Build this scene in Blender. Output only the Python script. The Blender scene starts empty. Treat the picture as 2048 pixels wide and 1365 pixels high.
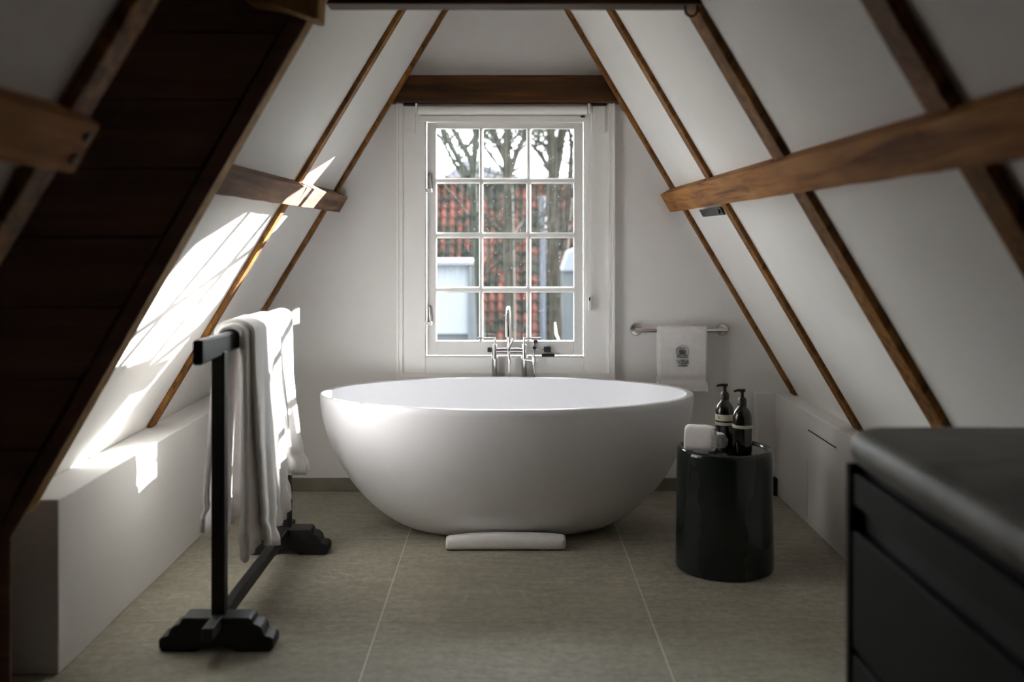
import bpy, bmesh, math, random
from mathutils import Vector, Matrix

C = bpy.context.scene.collection
PI = math.pi
F, H, CX, CY = 1991.0, 1.25, 1016.0, 474.0      # 35 mm lens on a 2048 px frame, eye height, vanishing point


def at(px, py, Y):
    """A point of the place at depth Y metres, measured off the photograph."""
    return ((px - CX) * Y / F, Y, H - (py - CY) * Y / F)


# ------------------------------------------------------------------ mesh helpers
class MB:
    def __init__(self):
        self.v, self.f = [], []

    def add(self, vs, fs):
        b = len(self.v)
        self.v += [tuple(p) for p in vs]
        self.f += [tuple(b + i for i in f) for f in fs]
        return self

    def box(self, x0, x1, y0, y1, z0, z1):
        vs = [(x, y, z) for z in (z0, z1) for y in (y0, y1) for x in (x0, x1)]
        return self.add(vs, [(0, 2, 3, 1), (4, 5, 7, 6), (0, 1, 5, 4), (2, 6, 7, 3), (0, 4, 6, 2), (1, 3, 7, 5)])

    def prism(self, poly, a0, a1, axis='Y'):
        n = len(poly)
        area = sum(poly[i][0] * poly[(i + 1) % n][1] - poly[(i + 1) % n][0] * poly[i][1] for i in range(n))
        if area < 0:
            poly = poly[::-1]

        def P(p, a):
            return {'Y': (p[0], a, p[1]), 'Z': (p[0], p[1], a), 'X': (a, p[0], p[1])}[axis]
        vs = [P(p, a0) for p in poly] + [P(p, a1) for p in poly]
        fs = [tuple(range(n)), tuple(range(2 * n - 1, n - 1, -1))]
        fs += [(i, i + n, (i + 1) % n + n, (i + 1) % n) for i in range(n)]
        if axis in 'ZX':
            fs = [f[::-1] for f in fs]
        return self.add(vs, fs)

    def tube(self, pts, r, n=12, cap=True):
        pts = [Vector(p) for p in pts]
        m = len(pts)
        rs = r if isinstance(r, (list, tuple)) else [r] * m
        ref = None
        vs, fs = [], []
        for i, p in enumerate(pts):
            t = (pts[min(i + 1, m - 1)] - pts[max(i - 1, 0)]).normalized()
            if ref is None:
                ref = Vector((0, 0, 1)) if abs(t.z) < .9 else Vector((1, 0, 0))
            u = (ref - t * ref.dot(t)).normalized()
            w = t.cross(u)
            ref = u
            for k in range(n):
                a = 2 * PI * k / n
                vs.append(p + u * (rs[i] * math.cos(a)) + w * (rs[i] * math.sin(a)))
        for i in range(m - 1):
            for k in range(n):
                k2 = (k + 1) % n
                fs.append((i * n + k, i * n + k2, (i + 1) * n + k2, (i + 1) * n + k))
        if cap:
            fs.append(tuple(range(n - 1, -1, -1)))
            fs.append(tuple((m - 1) * n + k for k in range(n)))
        return self.add(vs, fs)

    def lathe(self, prof, c, n=48, sx=1.0, sy=1.0):
        vs, fs = [], []
        m = len(prof)
        for (r, z) in prof:
            for k in range(n):
                a = 2 * PI * k / n
                vs.append((c[0] + r * sx * math.cos(a), c[1] + r * sy * math.sin(a), c[2] + z))
        for i in range(m - 1):
            for k in range(n):
                k2 = (k + 1) % n
                fs.append((i * n + k, i * n + k2, (i + 1) * n + k2, (i + 1) * n + k))
        fs.append(tuple(range(n - 1, -1, -1)))
        fs.append(tuple((m - 1) * n + k for k in range(n)))
        return self.add(vs, fs)

    def grid(self, pts):
        m, n = len(pts), len(pts[0])
        fs = [(i * n + j, i * n + j + 1, (i + 1) * n + j + 1, (i + 1) * n + j) for i in range(m - 1) for j in range(n - 1)]
        return self.add([p for row in pts for p in row], fs)

    def build(self, name, mat, parent=None, origin=None, bevel=0, seg=3, smooth=40, solid=0, sub=0):
        o_ = Vector(origin) if origin else Vector((0, 0, 0))
        if parent is not None and origin is None:
            o_ = parent_world(parent)
        me = bpy.data.meshes.new(name)
        me.from_pydata([tuple(Vector(p) - o_) for p in self.v], [], self.f)
        bm = bmesh.new()
        bm.from_mesh(me)
        if not solid:
            bmesh.ops.recalc_face_normals(bm, faces=bm.faces)
        bm.to_mesh(me)
        bm.free()
        me.materials.append(mat)
        if smooth:
            me.polygons.foreach_set('use_smooth', [True] * len(me.polygons))
            me.set_sharp_from_angle(angle=math.radians(smooth))
        o = bpy.data.objects.new(name, me)
        C.objects.link(o)
        if parent is not None:
            o.parent = parent
            if origin:
                o.location = o_ - parent_world(parent)
        else:
            o.location = o_
        if sub:
            s = o.modifiers.new('subdivision', 'SUBSURF')
            s.levels = s.render_levels = sub
        if solid:
            s = o.modifiers.new('thickness', 'SOLIDIFY')
            s.thickness = solid
            s.offset = 0
        if bevel:
            b = o.modifiers.new('bevel', 'BEVEL')
            b.width = bevel
            b.segments = seg
            b.limit_method = 'ANGLE'
            b.angle_limit = math.radians(35)
        return o


def parent_world(p):
    v = Vector((0, 0, 0))
    while p is not None:
        v += p.location
        p = p.parent
    return v


def tag(o, label, cat, group=None, kind=None):
    o['label'] = label
    o['category'] = cat
    if group:
        o['group'] = group
    if kind:
        o['kind'] = kind
    return o


def struct(o):
    o['kind'] = 'structure'
    return o


def thing(name, loc, label, cat, group=None, kind=None):
    o = bpy.data.objects.new(name, None)
    o.empty_display_size = .05
    C.objects.link(o)
    o.location = loc
    return tag(o, label, cat, group, kind)


# ------------------------------------------------------------------ materials
class NT:
    def __init__(self, name):
        self.m = bpy.data.materials.new(name)
        self.m.use_nodes = True
        self.t = self.m.node_tree
        self.t.nodes.clear()
        self.out = self.n('ShaderNodeOutputMaterial')

    def n(self, typ, **kw):
        nd = self.t.nodes.new(typ)
        for k, v in kw.items():
            if k.startswith('i_'):
                nd.inputs[k[2:].replace('_', ' ')].default_value = v
            else:
                setattr(nd, k, v)
        return nd

    def l(self, a, b):
        self.t.links.new(a, b)
        return self

    def ramp(self, src, stops):
        r = self.n('ShaderNodeValToRGB')
        e = r.color_ramp.elements
        while len(e) < len(stops):
            e.new(.5)
        for el, (p, c) in zip(e, stops):
            el.position = p
            el.color = c if len(c) == 4 else (*c, 1)
        self.l(src, r.inputs[0])
        return r.outputs[0]

    def pos(self, rot=(0, 0, 0), scale=(1, 1, 1)):
        g = self.n('ShaderNodeNewGeometry')
        a = self.n('ShaderNodeMapping')
        a.inputs['Rotation'].default_value = rot
        b = self.n('ShaderNodeMapping')
        b.inputs['Scale'].default_value = scale
        self.l(g.outputs['Position'], a.inputs[0]).l(a.outputs[0], b.inputs[0])
        return b.outputs[0]

    def noise(self, vec, scale=5, detail=4, rough=.55, dist=0):
        q = self.n('ShaderNodeTexNoise')
        q.inputs['Scale'].default_value = scale
        q.inputs['Detail'].default_value = detail
        q.inputs['Roughness'].default_value = rough
        q.inputs['Distortion'].default_value = dist
        if vec is not None:
            self.l(vec, q.inputs['Vector'])
        return q.outputs['Fac']

    def mix(self, fac, a, b, typ='MIX'):
        q = self.n('ShaderNodeMixRGB', blend_type=typ)
        for i, v in zip((0, 1, 2), (fac, a, b)):
            if hasattr(v, 'is_linked') or hasattr(v, 'links'):
                self.l(v, q.inputs[i])
            elif i == 0:
                q.inputs[0].default_value = v
            else:
                q.inputs[i].default_value = (*v, 1) if len(v) == 3 else v
        return q.outputs[0]

    def math(self, op, a, b=0.0, c=0.0):
        q = self.n('ShaderNodeMath', operation=op)
        for i, v in enumerate((a, b, c)):
            if hasattr(v, 'links'):
                self.l(v, q.inputs[i])
            else:
                q.inputs[i].default_value = v
        return q.outputs[0]

    def bsdf(self, col, rough=.5, metal=0, bump=None, bstr=.2, bdist=.01, coat=0, spec=.5, sheen=0):
        b = self.n('ShaderNodeBsdfPrincipled')
        for k, v in (('Base Color', col), ('Roughness', rough), ('Metallic', metal)):
            if hasattr(v, 'links'):
                self.l(v, b.inputs[k])
            else:
                b.inputs[k].default_value = (*v, 1) if k == 'Base Color' else v
        b.inputs['Coat Weight'].default_value = coat
        b.inputs['Coat Roughness'].default_value = .06
        b.inputs['Specular IOR Level'].default_value = spec
        b.inputs['Sheen Weight'].default_value = sheen
        if bump is not None:
            q = self.n('ShaderNodeBump')
            q.inputs['Strength'].default_value = bstr
            q.inputs['Distance'].default_value = bdist
            self.l(bump, q.inputs['Height']).l(q.outputs[0], b.inputs['Normal'])
        self.l(b.outputs[0], self.out.inputs[0])
        return self.m


def simple(name, col, rough=.5, metal=0, var=.06, scale=9, bstr=0.0, coat=0, spec=.5, sheen=0, bscale=None):
    t = NT(name)
    v = t.pos()
    nz = t.noise(v, scale)
    c = t.ramp(nz, [(.3, tuple(x * (1 - var) for x in col)), (.7, tuple(min(1, x * (1 + var)) for x in col))])
    bump = t.noise(v, bscale or scale * 8, 3) if bstr else None
    return t.bsdf(c, rough, metal, bump, bstr, .004, coat, spec, sheen)


def wood(name, rot, axis, dark, mid, light, rough=.45, scale=26, knots=True, spec=.4):
    t = NT(name)
    s = [1.0, 1.0, 1.0]
    s['XYZ'.index(axis)] = .07
    v = t.pos(rot, s)
    g = t.noise(v, scale, 6, .62, .6)
    c = t.ramp(g, [(.28, dark), (.5, mid), (.75, light)])
    s2 = [1.0, 1.0, 1.0]
    s2['XYZ'.index(axis)] = .35
    v2 = t.pos(rot, s2)
    b = t.noise(v2, 7, 3, .5)
    rough += .12
    c = t.mix(t.ramp(b, [(.35, (.0, .0, .0)), (.75, (.55, .55, .55))]), c, dark)
    if knots:
        vo = t.n('ShaderNodeTexVoronoi', i_Scale=5.5)
        t.l(v2, vo.inputs['Vector'])
        k = t.ramp(vo.outputs['Distance'], [(.03, (.85, .85, .85)), (.12, (0, 0, 0))])
        c = t.mix(k, c, tuple(x * .25 for x in dark))
    return t.bsdf(c, rough, 0, g, .35, .004, 0, spec)


SL = math.atan(.603)
M = {}
M['plaster'] = simple('plaster', (.79, .78, .765), .85, 0, .02, 3, .06, spec=.2, bscale=60)
M['paint'] = simple('white_paint', (.86, .85, .83), .38, 0, .015, 6, .03, bscale=40)
M['blind'] = simple('blind_fabric', (.78, .765, .73), .7, 0, .02, 20)
M['tub'] = simple('solid_surface', (.80, .80, .825), .33, 0, .008, 3, spec=.45)
M['chrome'] = simple('chrome', (.82, .79, .79), .12, 1, .02, 12)
M['nickel'] = simple('brushed_nickel', (.70, .67, .61), .22, 1, .03, 20)
M['iron'] = simple('black_iron', (.022, .024, .026), .45, .6, .3, 30, .25)
M['rubber'] = simple('black_plastic', (.012, .012, .013), .35, 0, .1, 20)
M['dark'] = simple('dark_gap', (.006, .006, .006), .8, 0, .1, 20)
M['terry'] = simple('terry_cloth', (.85, .825, .815), .95, 0, .04, 40, .55, spec=.1, sheen=.35, bscale=520)
M['weave'] = simple('woven_band', (.88, .852, .84), .85, 0, .03, 60, .3, spec=.15, sheen=.2, bscale=320)
M['thread'] = simple('grey_thread', (.11, .13, .135), .8, 0, .2, 200, .3)
M['lacquer'] = simple('dark_green_lacquer', (.010, .015, .0135), .11, 0, .1, 6, spec=.42)
M['amber'] = simple('dark_brown_plastic', (.010, .007, .006), .12, 0, .15, 10, coat=.3)
M['pump'] = simple('black_pump', (.010, .010, .011), .4, 0, .1, 20)
M['cream'] = simple('cream_label', (.60, .57, .44), .6, 0, .03, 30)
M['greylab'] = simple('grey_label', (.42, .43, .38), .6, 0, .05, 30)
M['cabinet'] = simple('black_lacquered_wood', (.006, .0065, .0065), .6, 0, .15, 14, .05, spec=.14)
M['blackwood'] = wood('black_stained_wood', (0, 0, 0), 'Y', (.007, .007, .008), (.014, .014, .015), (.024, .024, .024), .4, 30, False)
M['woodx'] = wood('stained_beam', (0, 0, 0), 'X', (.016, .007, .003), (.070, .029, .008), (.17, .072, .019), .42, 30, spec=.2)
M['woody'] = wood('oiled_purlin', (0, 0, 0), 'Y', (.085, .034, .012), (.38, .165, .048), (.52, .26, .088), .6, 32, spec=.12)
M['woodl'] = wood('rough_purlin', (0, 0, 0), 'Y', (.045, .028, .022), (.21, .115, .07), (.34, .21, .14), .65, 22, spec=.15)
M['raftl'] = wood('rafter_wood', (0, SL - PI / 2, 0), 'X', (.040, .017, .006), (.24, .105, .025), (.42, .21, .06), .45, 24, spec=.12)
M['raftr'] = wood('rafter_wood_dark', (0, PI / 2 - SL, 0), 'X', (.034, .015, .005), (.22, .098, .024), (.36, .175, .048), .5, 30, spec=.10)
M['jamb'] = wood('raw_jamb_wood', (0, SL - PI / 2, 0), 'X', (.16, .09, .035), (.42, .26, .10), (.55, .36, .15), .5, 24, spec=.12)
M['plank'] = wood('dark_plank', (0, 0, 0), 'X', (.085, .040, .026), (.13, .060, .042), (.17, .080, .058), .5, 16, False, .3)  # also lines the unseen rear room to soak up bounce light


M['partition'] = wood('red_brown_boards', (0, 0, 0), 'X', (.15, .088, .064), (.23, .135, .10), (.30, .18, .135), .55, 16, False, .2)


def stone_top():
    t = NT('stone_top')
    v = t.pos()
    a = t.noise(v, 5, 6, .6, 1.0)
    c = t.ramp(a, [(.3, (.10, .097, .086)), (.55, (.155, .15, .132)), (.8, (.21, .205, .18))])
    return t.bsdf(c, .5, 0, t.noise(v, 90, 2), .04, .002, spec=.3)


M['stone'] = stone_top()


def floor_mat():
    t = NT('stone_tiles')
    g = t.n('ShaderNodeNewGeometry')
    v = g.outputs['Position']
    s = t.n('ShaderNodeSeparateXYZ')
    t.l(v, s.inputs[0])

    def line(src, off, w):
        a = t.math('FRACT', t.math('DIVIDE', t.math('SUBTRACT', src, off), .885))
        d = t.math('MULTIPLY', t.math('ABSOLUTE', t.math('SUBTRACT', t.math('FRACT', t.math('ADD', a, .5)), .5)), .885)
        return t.math('LESS_THAN', d, w)
    lx = line(s.outputs[0], -.418, .0024)
    ly = line(s.outputs[1], 3.225, .0022)
    big = t.noise(v, 1.6, 5, .6, .4)
    c = t.ramp(big, [(.3, (.285, .262, .205)), (.5, (.34, .315, .25)), (.72, (.40, .37, .298))])
    # one tint for each tile
    cell = t.n('ShaderNodeTexWhiteNoise', noise_dimensions='2D')
    cm = t.n('ShaderNodeCombineXYZ')
    for i, (src, off) in enumerate(((s.outputs[0], -.418), (s.outputs[1], 3.225))):
        t.l(t.math('FLOOR', t.math('DIVIDE', t.math('SUBTRACT', src, off), .885)), cm.inputs[i])
    t.l(cm.outputs[0], cell.inputs['Vector'])
    c = t.mix(.07, c, cell.outputs['Value'], 'OVERLAY')
    fine = t.noise(v, 34, 5, .7, .3)
    c = t.mix(t.ramp(fine, [(.35, (.5, .5, .5)), (.6, (0, 0, 0))]), c, (.17, .155, .12))
    mp = t.n('ShaderNodeMapping')
    mp.inputs['Scale'].default_value = (1.2, 6.0, 1)
    t.l(v, mp.inputs[0])
    streak = t.noise(mp.outputs[0], 3.6, 7, .72, 1.2)
    c = t.mix(t.ramp(streak, [(.30, (.55, .55, .55)), (.52, (0, 0, 0))]), c, (.19, .175, .135))
    c = t.mix(t.ramp(streak, [(.60, (0, 0, 0)), (.82, (.45, .45, .45))]), c, (.50, .47, .39))
    # pale mineral veins and scratches
    wv = t.noise(v, 2.3, 3, .5, 2.2)
    vein = t.math('LESS_THAN', t.math('ABSOLUTE', t.math('SUBTRACT', wv, .5)), .0035)
    msk = t.ramp(t.noise(v, 1.1, 2), [(.5, (0, 0, 0)), (.62, (.5, .5, .5))])
    c = t.mix(t.math('MULTIPLY', vein, msk), c, (.50, .47, .40))
    c = t.mix(t.math('MULTIPLY', lx, .75), c, (.58, .55, .47))
    c = t.mix(t.math('MULTIPLY', ly, .45), c, (.12, .115, .095))
    return t.bsdf(c, .62, 0, fine, .12, .004, 0, .25)


M['floor'] = floor_mat()


M['skirt'] = simple('skirting_tile', (.20, .19, .145), .6, 0, .12, 8, .05, spec=.25)


def glass_mat():
    """Old window glass with rain streaks and specks of dirt."""
    t = NT('weathered_glass')
    v = t.pos((0, 0, 0), (1, 1, .06))
    st = t.noise(v, 95, 3, .6)
    p = t.pos()
    cl = t.noise(p, 3.2, 3, .5)
    vo = t.n('ShaderNodeTexVoronoi', i_Scale=42)
    t.l(p, vo.inputs['Vector'])
    speck = t.math('MULTIPLY', t.math('LESS_THAN', vo.outputs['Distance'], .10), t.math('GREATER_THAN', t.noise(p, 13, 2), .53))
    f = t.math('MULTIPLY', t.ramp(st, [(.42, (0, 0, 0)), (.75, (1, 1, 1))]), t.ramp(cl, [(.3, (.002, .002, .002)), (.7, (.016, .016, .016))]))
    f = t.math('ADD', t.math('MULTIPLY', speck, .09), t.math('ADD', f, .0008))
    tr = t.n('ShaderNodeBsdfTransparent')
    tr.inputs[0].default_value = (.97, .985, .98, 1)
    tl = t.n('ShaderNodeBsdfTranslucent')
    tl.inputs[0].default_value = (.62, .62, .58, 1)
    df = t.n('ShaderNodeBsdfDiffuse')
    df.inputs[0].default_value = (.5, .5, .47, 1)
    dirt = t.n('ShaderNodeMixShader')
    dirt.inputs[0].default_value = .45
    t.l(tl.outputs[0], dirt.inputs[1]).l(df.outputs[0], dirt.inputs[2])
    a = t.n('ShaderNodeMixShader')
    t.l(f, a.inputs[0]).l(tr.outputs[0], a.inputs[1]).l(dirt.outputs[0], a.inputs[2])
    gl = t.n('ShaderNodeBsdfGlossy')
    gl.inputs['Roughness'].default_value = .0
    fr = t.n('ShaderNodeFresnel')
    fr.inputs[0].default_value = 1.45
    b = t.n('ShaderNodeMixShader')
    t.l(fr.outputs[0], b.inputs[0]).l(a.outputs[0], b.inputs[1]).l(gl.outputs[0], b.inputs[2])
    t.l(b.outputs[0], t.out.inputs[0])
    return t.m


M['glass'] = glass_mat()


def pantile_mat():
    t = NT('mossy_pantiles')
    v = t.pos()
    a = t.noise(v, 3.5, 5, .65, .5)
    c = t.ramp(a, [(.36, (.003, .005, .004)), (.46, (.008, .008, .006)), (.55, (.045, .013, .010)), (.75, (.075, .026, .019))])
    g = t.n('ShaderNodeNewGeometry')
    sp = t.n('ShaderNodeSeparateXYZ')
    t.l(g.outputs['Position'], sp.inputs[0])
    ph = t.math('FRACT', t.math('DIVIDE', t.math('ADD', sp.outputs[0], 7.0), .155))
    val = t.math('GREATER_THAN', t.math('ADD', ph, t.math('MULTIPLY', t.noise(v, 9, 2), .5)), .78)
    c = t.mix(t.math('MULTIPLY', val, .8), c, (.005, .008, .006))
    return t.bsdf(c, .8, 0, None, 0, 0, 0, .1)


M['pantile'] = pantile_mat()
M['bark'] = simple('bark', (.011, .010, .0075), .9, 0, .5, 8, .6, spec=.1)
M['barkg'] = simple('green_bark', (.0075, .009, .0065), .9, 0, .5, 8, .6, spec=.1)
M['render'] = simple('white_render', (.070, .077, .090), .85, 0, .05, 2)
M['slate'] = simple('slate_roof', (.045, .045, .058), .7, 0, .15, 6)
M['bluedark'] = simple('blue_grey_boards', (.010, .014, .018), .7, 0, .2, 5)
M['bluepipe'] = simple('blue_grey_paint', (.016, .020, .032), .5, 0, .1, 5)
M['brick'] = simple('brick', (.06, .03, .024), .9, 0, .3, 6)
M['soil'] = simple('garden_soil', (.03, .034, .02), 1, 0, .4, 3)
M['cane'] = simple('pale_cane', (.17, .16, .115), .8, 0, .1, 30)

# ------------------------------------------------------------------ room shell
YW = 4.90                 # inner face of the gable wall
KL, KR = -1.281, 1.302     # faces of the two low walls


def rl(z, d=0.0):          # inner face of the slope on the sunlit side, d metres proud of it
    return -.968 - .603 * (H - z) + d


def rr(z, d=0.0):          # inner face of the other slope
    return .938 + .591 * (H - z) - d


RIDGE = (.968 + .603 * H + .938 + .591 * H) / (.603 + .591)
RX = rl(RIDGE)

struct(MB().box(-3.3, 2.6, -2.3, 2.3, -.2, 0).build('floor_unseen', M['plank'], smooth=0))  # unseen floor, dark boards added to absorb bounce light near the camera
fl = MB().box(-3.3, 2.6, 2.3, YW + .1, -.2, 0).build('floor', M['floor'], smooth=0)
struct(fl)

# gable wall with the window opening
HX0, HX1, HZ0, HZ1 = -.475, .435, .602, 1.85
wb = MB()
wb.box(-2.6, HX0, YW, YW + .09, -.2, 3.5)
wb.box(HX1, 2.6, YW, YW + .09, -.2, 3.5)
wb.box(HX0, HX1, YW, YW + .09, -.2, HZ0)
wb.box(HX0, HX1, YW, YW + .09, HZ1, 3.5)
struct(wb.build('wall_back', M['plaster'], smooth=0))


def slope(name, fn, y0, y1, z0, z1, s, mat='plaster'):
    poly = [(fn(z0), z0), (fn(z1), z1), (fn(z1) + s * .16, z1 + .06), (fn(z0) + s * .16, z0)]
    return struct(MB().prism(poly, y0, y1).build(name, M[mat], smooth=0))


slope('ceiling_left', rl, 2.705, YW, .0, RIDGE, -1)
slope('ceiling_left_front', rl, 1.2, 1.90, .0, RIDGE, -1)
slope('ceiling_left_unseen', rl, -2.2, 1.2, .0, RIDGE, -1, 'plank')  # unseen slope, dark boarding added to cut the bounce light
slope('ceiling_left_upper', rl, 1.90, 2.705, 2.30, RIDGE, -1)
slope('ceiling_right', rr, 1.2, YW, .0, RIDGE, 1)
slope('ceiling_right_unseen', rr, -2.2, 1.2, .0, RIDGE, 1, 'plank')  # same added dark boarding, out of view, to absorb bounce
struct(MB().box(-.45, .45, -2.2, YW, RIDGE - .02, RIDGE + .16).build('ceiling_ridge', M['plaster'], smooth=0))

# low walls with a ledge
zl = .500
pl = [(KL, 0), (KL, zl), (rl(zl) + .001, zl), (rl(.0) + .001, 0)]
struct(MB().prism(pl, 2.838, YW - .001).build('wall_left', M['plaster'], smooth=0, bevel=.004, seg=2))
zr = .490
pr = [(KR, 0), (KR, zr), (rr(zr) - .001, zr), (rr(0) - .001, 0)]
wr = struct(MB().prism(pr, -2.2, YW - .001).build('wall_right', M['plaster'], smooth=0, bevel=.004, seg=2))
ap = MB().box(KR - .0015, KR + .004, 3.47, 4.32, .03, .404).build('access_panel', M['plaster'], wr, bevel=.001, seg=1)
ap['label'] = 'flush white access panel with a thin slot along its top edge'
MB().box(KR - .0016, KR + .002, 3.95, 4.318, .410, .4145).build('slot', M['dark'], ap)
MB().box(KR - .0012, KR + .002, 4.321, 4.3235, .03, .28).build('joint', M['greylab'], ap)

bbo = MB().box(KL + .001, 1.207, YW - .012, YW - .0005, .0005, at(0, 957, YW - .012)[2]).build('baseboard_back', M['skirt'], bevel=.002, seg=1, smooth=0)
struct(bbo)

struct(MB().box(1.208, KR + .002, 4.842, YW - .0005, .0005, zr).build('trim_1', M['plaster'], bevel=.004, seg=2, smooth=0))

# unseen end wall behind the camera, boarded dark to swallow light
struct(MB().box(-3.3, 2.6, -2.3, -2.2, -.2, 3.5).build('wall_front', M['plank'], smooth=0))

# the recess in the sunlit-side slope and its plank partition facing the camera
struct(MB().box(-3.2, -3.1, 1.8, 2.8, -.2, 2.6).build('wall_recess_side', M['plank'], smooth=0))
struct(MB().prism([(rl(0) - .17, 0), (rl(2.30) - .17, 2.30), (-3.1, 2.30), (-3.1, 0)], 1.8, 1.9).build('wall_recess_front', M['plank'], smooth=0))
struct(MB().prism([(rl(2.30), 2.30), (rl(2.45) - .0, 2.45), (-3.2, 2.45), (-3.2, 2.30)], 1.8, 2.8).build('ceiling_recess', M['plank'], smooth=0))

YP = 2.663                  # near face of the partition
e = [(632, 10), (444, 338), (75, 980), (20, 1078)]
ed = [(at(px, py, YP)[0], at(px, py, YP)[2]) for px, py in e]
xb = ed[3][0]
part = struct(bpy.data.objects.new('wall_partition', None))
C.objects.link(part)
part.location = (-1.4, YP, 0)
part['label'] = 'dark brown wall of wide horizontal planks with a slanting edge'
k = (ed[2][0] - ed[0][0]) / (ed[2][1] - ed[0][1])          # run of the slanting edge


def edge(z, off=0.0):
    return max(ed[2][0] + k * (z - ed[2][1]), xb) - off


ztop = 2.29
zj = [at(0, py, YP)[2] for py in (1185, 1042, 900, 757, 614, 473, 336, 197, 62)] + [ztop]
zlo = 0.001
for zhi in zj:
    m_ = MB()
    z0_, z1_ = zlo, zhi - .004
    mid = [z0_, z1_]
    m_.prism([(edge(z0_, .058), z0_), (edge(z1_, .058), z1_), (-3.09, z1_), (-3.09, z0_)], YP + .006, YP + .03)
    m_.build('plank', M['partition'], part, bevel=.002, seg=1, smooth=0)
    zlo = zhi
bk = [(edge(0, .03), .001), (edge(.30, .03), .30), (edge(.445, .03), .445), (edge(ztop, .03), ztop), (-3.09, ztop), (-3.09, .001)]
MB().prism(bk, YP + .031, YP + .038).build('backing', M['plank'], part, smooth=0)
zk = ed[3][1]
jb = [(xb, .001), (xb, zk), (edge(ztop), ztop), (edge(ztop) - .055, ztop), (xb - .062, zk - .03), (xb - .062, .001)]
MB().prism(jb, YP, YP + .010).build('edge_board', M['partition'], part, bevel=.003, seg=2, smooth=0)
jb2 = [(xb, .49), (edge(.49), .49), (edge(ztop), ztop), (edge(ztop) - .02, ztop), (edge(.49) - .02, .49)]
j3 = [(edge(.50), .50), (edge(ztop), ztop), (edge(ztop) - .022, ztop), (edge(.50) - .022, .50)]
MB().prism(j3, YP + .0105, YP + .070).build('edge_trim', M['jamb'], part, smooth=0)['label'] = 'pale raw wood edge strip'

# ------------------------------------------------------------------ roof timbers
PR = .020                  # how far the rafters stand proud of the slope


def rafter(fn, s, y0, y1, z0, z1, mat, label, pr=PR):
    poly = [(fn(z0, .001), z0), (fn(z1, .001), z1), (fn(z1, pr), z1), (fn(z0, pr), z0)]
    o = MB().prism(poly, y0, y1).build('rafter', mat, bevel=.003, seg=2, smooth=0)
    return tag(o, label, 'rafter', 'rafters along the roof slopes', 'thing')


ZT = 2.75
rafter(rl, -1, 4.752, 4.812, zl + .002, ZT, M['raftr'] if False else M['raftl'], 'slim shadowed rafter edging the gable wall on the sunlit roof slope')
rafter(rl, -1, 3.90, 3.962, zl + .002, ZT, M['raftl'], 'slim golden rafter crossed by sunlight, ending on the ledge behind the towel rack')
rafter(rl, -1, 1.812, 1.895, .01, 2.66, M['raftl'], 'wide dark rafter standing in front of the plank wall under the cut-off purlin', .034)
rafter(rr, 1, 4.752, 4.812, zr + .002, ZT, M['raftr'], 'slim rafter edging the gable wall above the chrome towel bar')
rafter(rr, 1, 3.866, 3.942, zr + .002, ZT, M['raftr'], 'slim rafter with a black iron plate beside it under the long purlin')
rafter(rr, 1, 2.81, 2.925, zr + .002, 2.68, M['raftr'], 'brown rafter rising to the iron ring at the collar beam', .026)
rafter(rr, 1, 1.74, 1.835, zr + .002, 2.66, M['raftr'], 'broad dark rafter above the stone-topped vanity', .034)


def purlin(fn, sgn, y0, y1, notches, front, mat, label, z0=1.377, z1=1.4575, tilt=.047):
    """A squared timber lying on the rafters; the back is notched where a rafter passes behind it."""
    st = [y0]
    for a, b in notches:
        st += [a - .004, a - .003, b + .003, b + .004]
    st += [y1]
    st = [y for y in st if y0 <= y <= y1]

    def back(y):
        return any(a - .0035 < y < b + .0035 for a, b in notches)
    rnd = random.Random(5)
    vs, fs = [], []
    # subdivide for a hand-hewn wobble
    ys = []
    for a, b in zip(st[:-1], st[1:]):
        n = max(1, int((b - a) / .12))
        ys += [a + (b - a) * i / n for i in range(n)]
    ys.append(st[-1])
    nx, nz = .86, -.51
    for y in ys:
        d = (PR + .018) if back(y) else .003
        w = [rnd.uniform(-.0015, .0015) for _ in range(4)]
        # front face parallel to the slope, top and bottom faces square to it
        xf1, xf0 = fn(z1, front) + w[0], fn(z0, front) + w[1]
        zb1 = z1 + (front - d) * .44
        zb0 = z0 + (front - d) * .44
        vs += [(xf0, y, z0 + w[2]), (xf1, y, z1 + w[3]), (fn(zb1, d), y, zb1), (fn(zb0, d), y, zb0)]
    n = len(ys)
    for i in range(n - 1):
        for j in range(4):
            j2 = (j + 1) % 4
            fs.append((i * 4 + j, i * 4 + j2, (i + 1) * 4 + j2, (i + 1) * 4 + j))
    fs += [(0, 1, 2, 3), tuple((n - 1) * 4 + j for j in (3, 2, 1, 0))]
    o = MB().add(vs, fs).build('purlin', mat, bevel=.003, seg=2, smooth=0)
    return tag(o, label, 'beam', kind='thing')


purlin(rr, 1, -1.2, YW - .002, [(1.74, 1.835), (2.81, 2.925), (3.866, 3.942), (4.752, 4.812)], .068, M['woody'],
       'long honey-brown timber running the length of the shaded slope', 1.371, 1.457)
purlin(rl, -1, 2.757, YW - .002, [(3.90, 3.962), (4.752, 4.812)], .064, M['woodl'],
       'short rough timber across the sunlit slope, with pale patches of sun', 1.371, 1.444)
pn = purlin(rl, -1, -1.2, 1.865, [(1.812, 1.895)], .080, M['woody'],
            'sawn-off dark timber ending in front of the plank wall', 1.371, 1.459)
for z in (1.395, 1.435):
    MB().tube([(rl(z, .078), 1.832, z), (rl(z, .086), 1.832, z - .004)], .009, 8).build('nail', M['iron'], pn)

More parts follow.
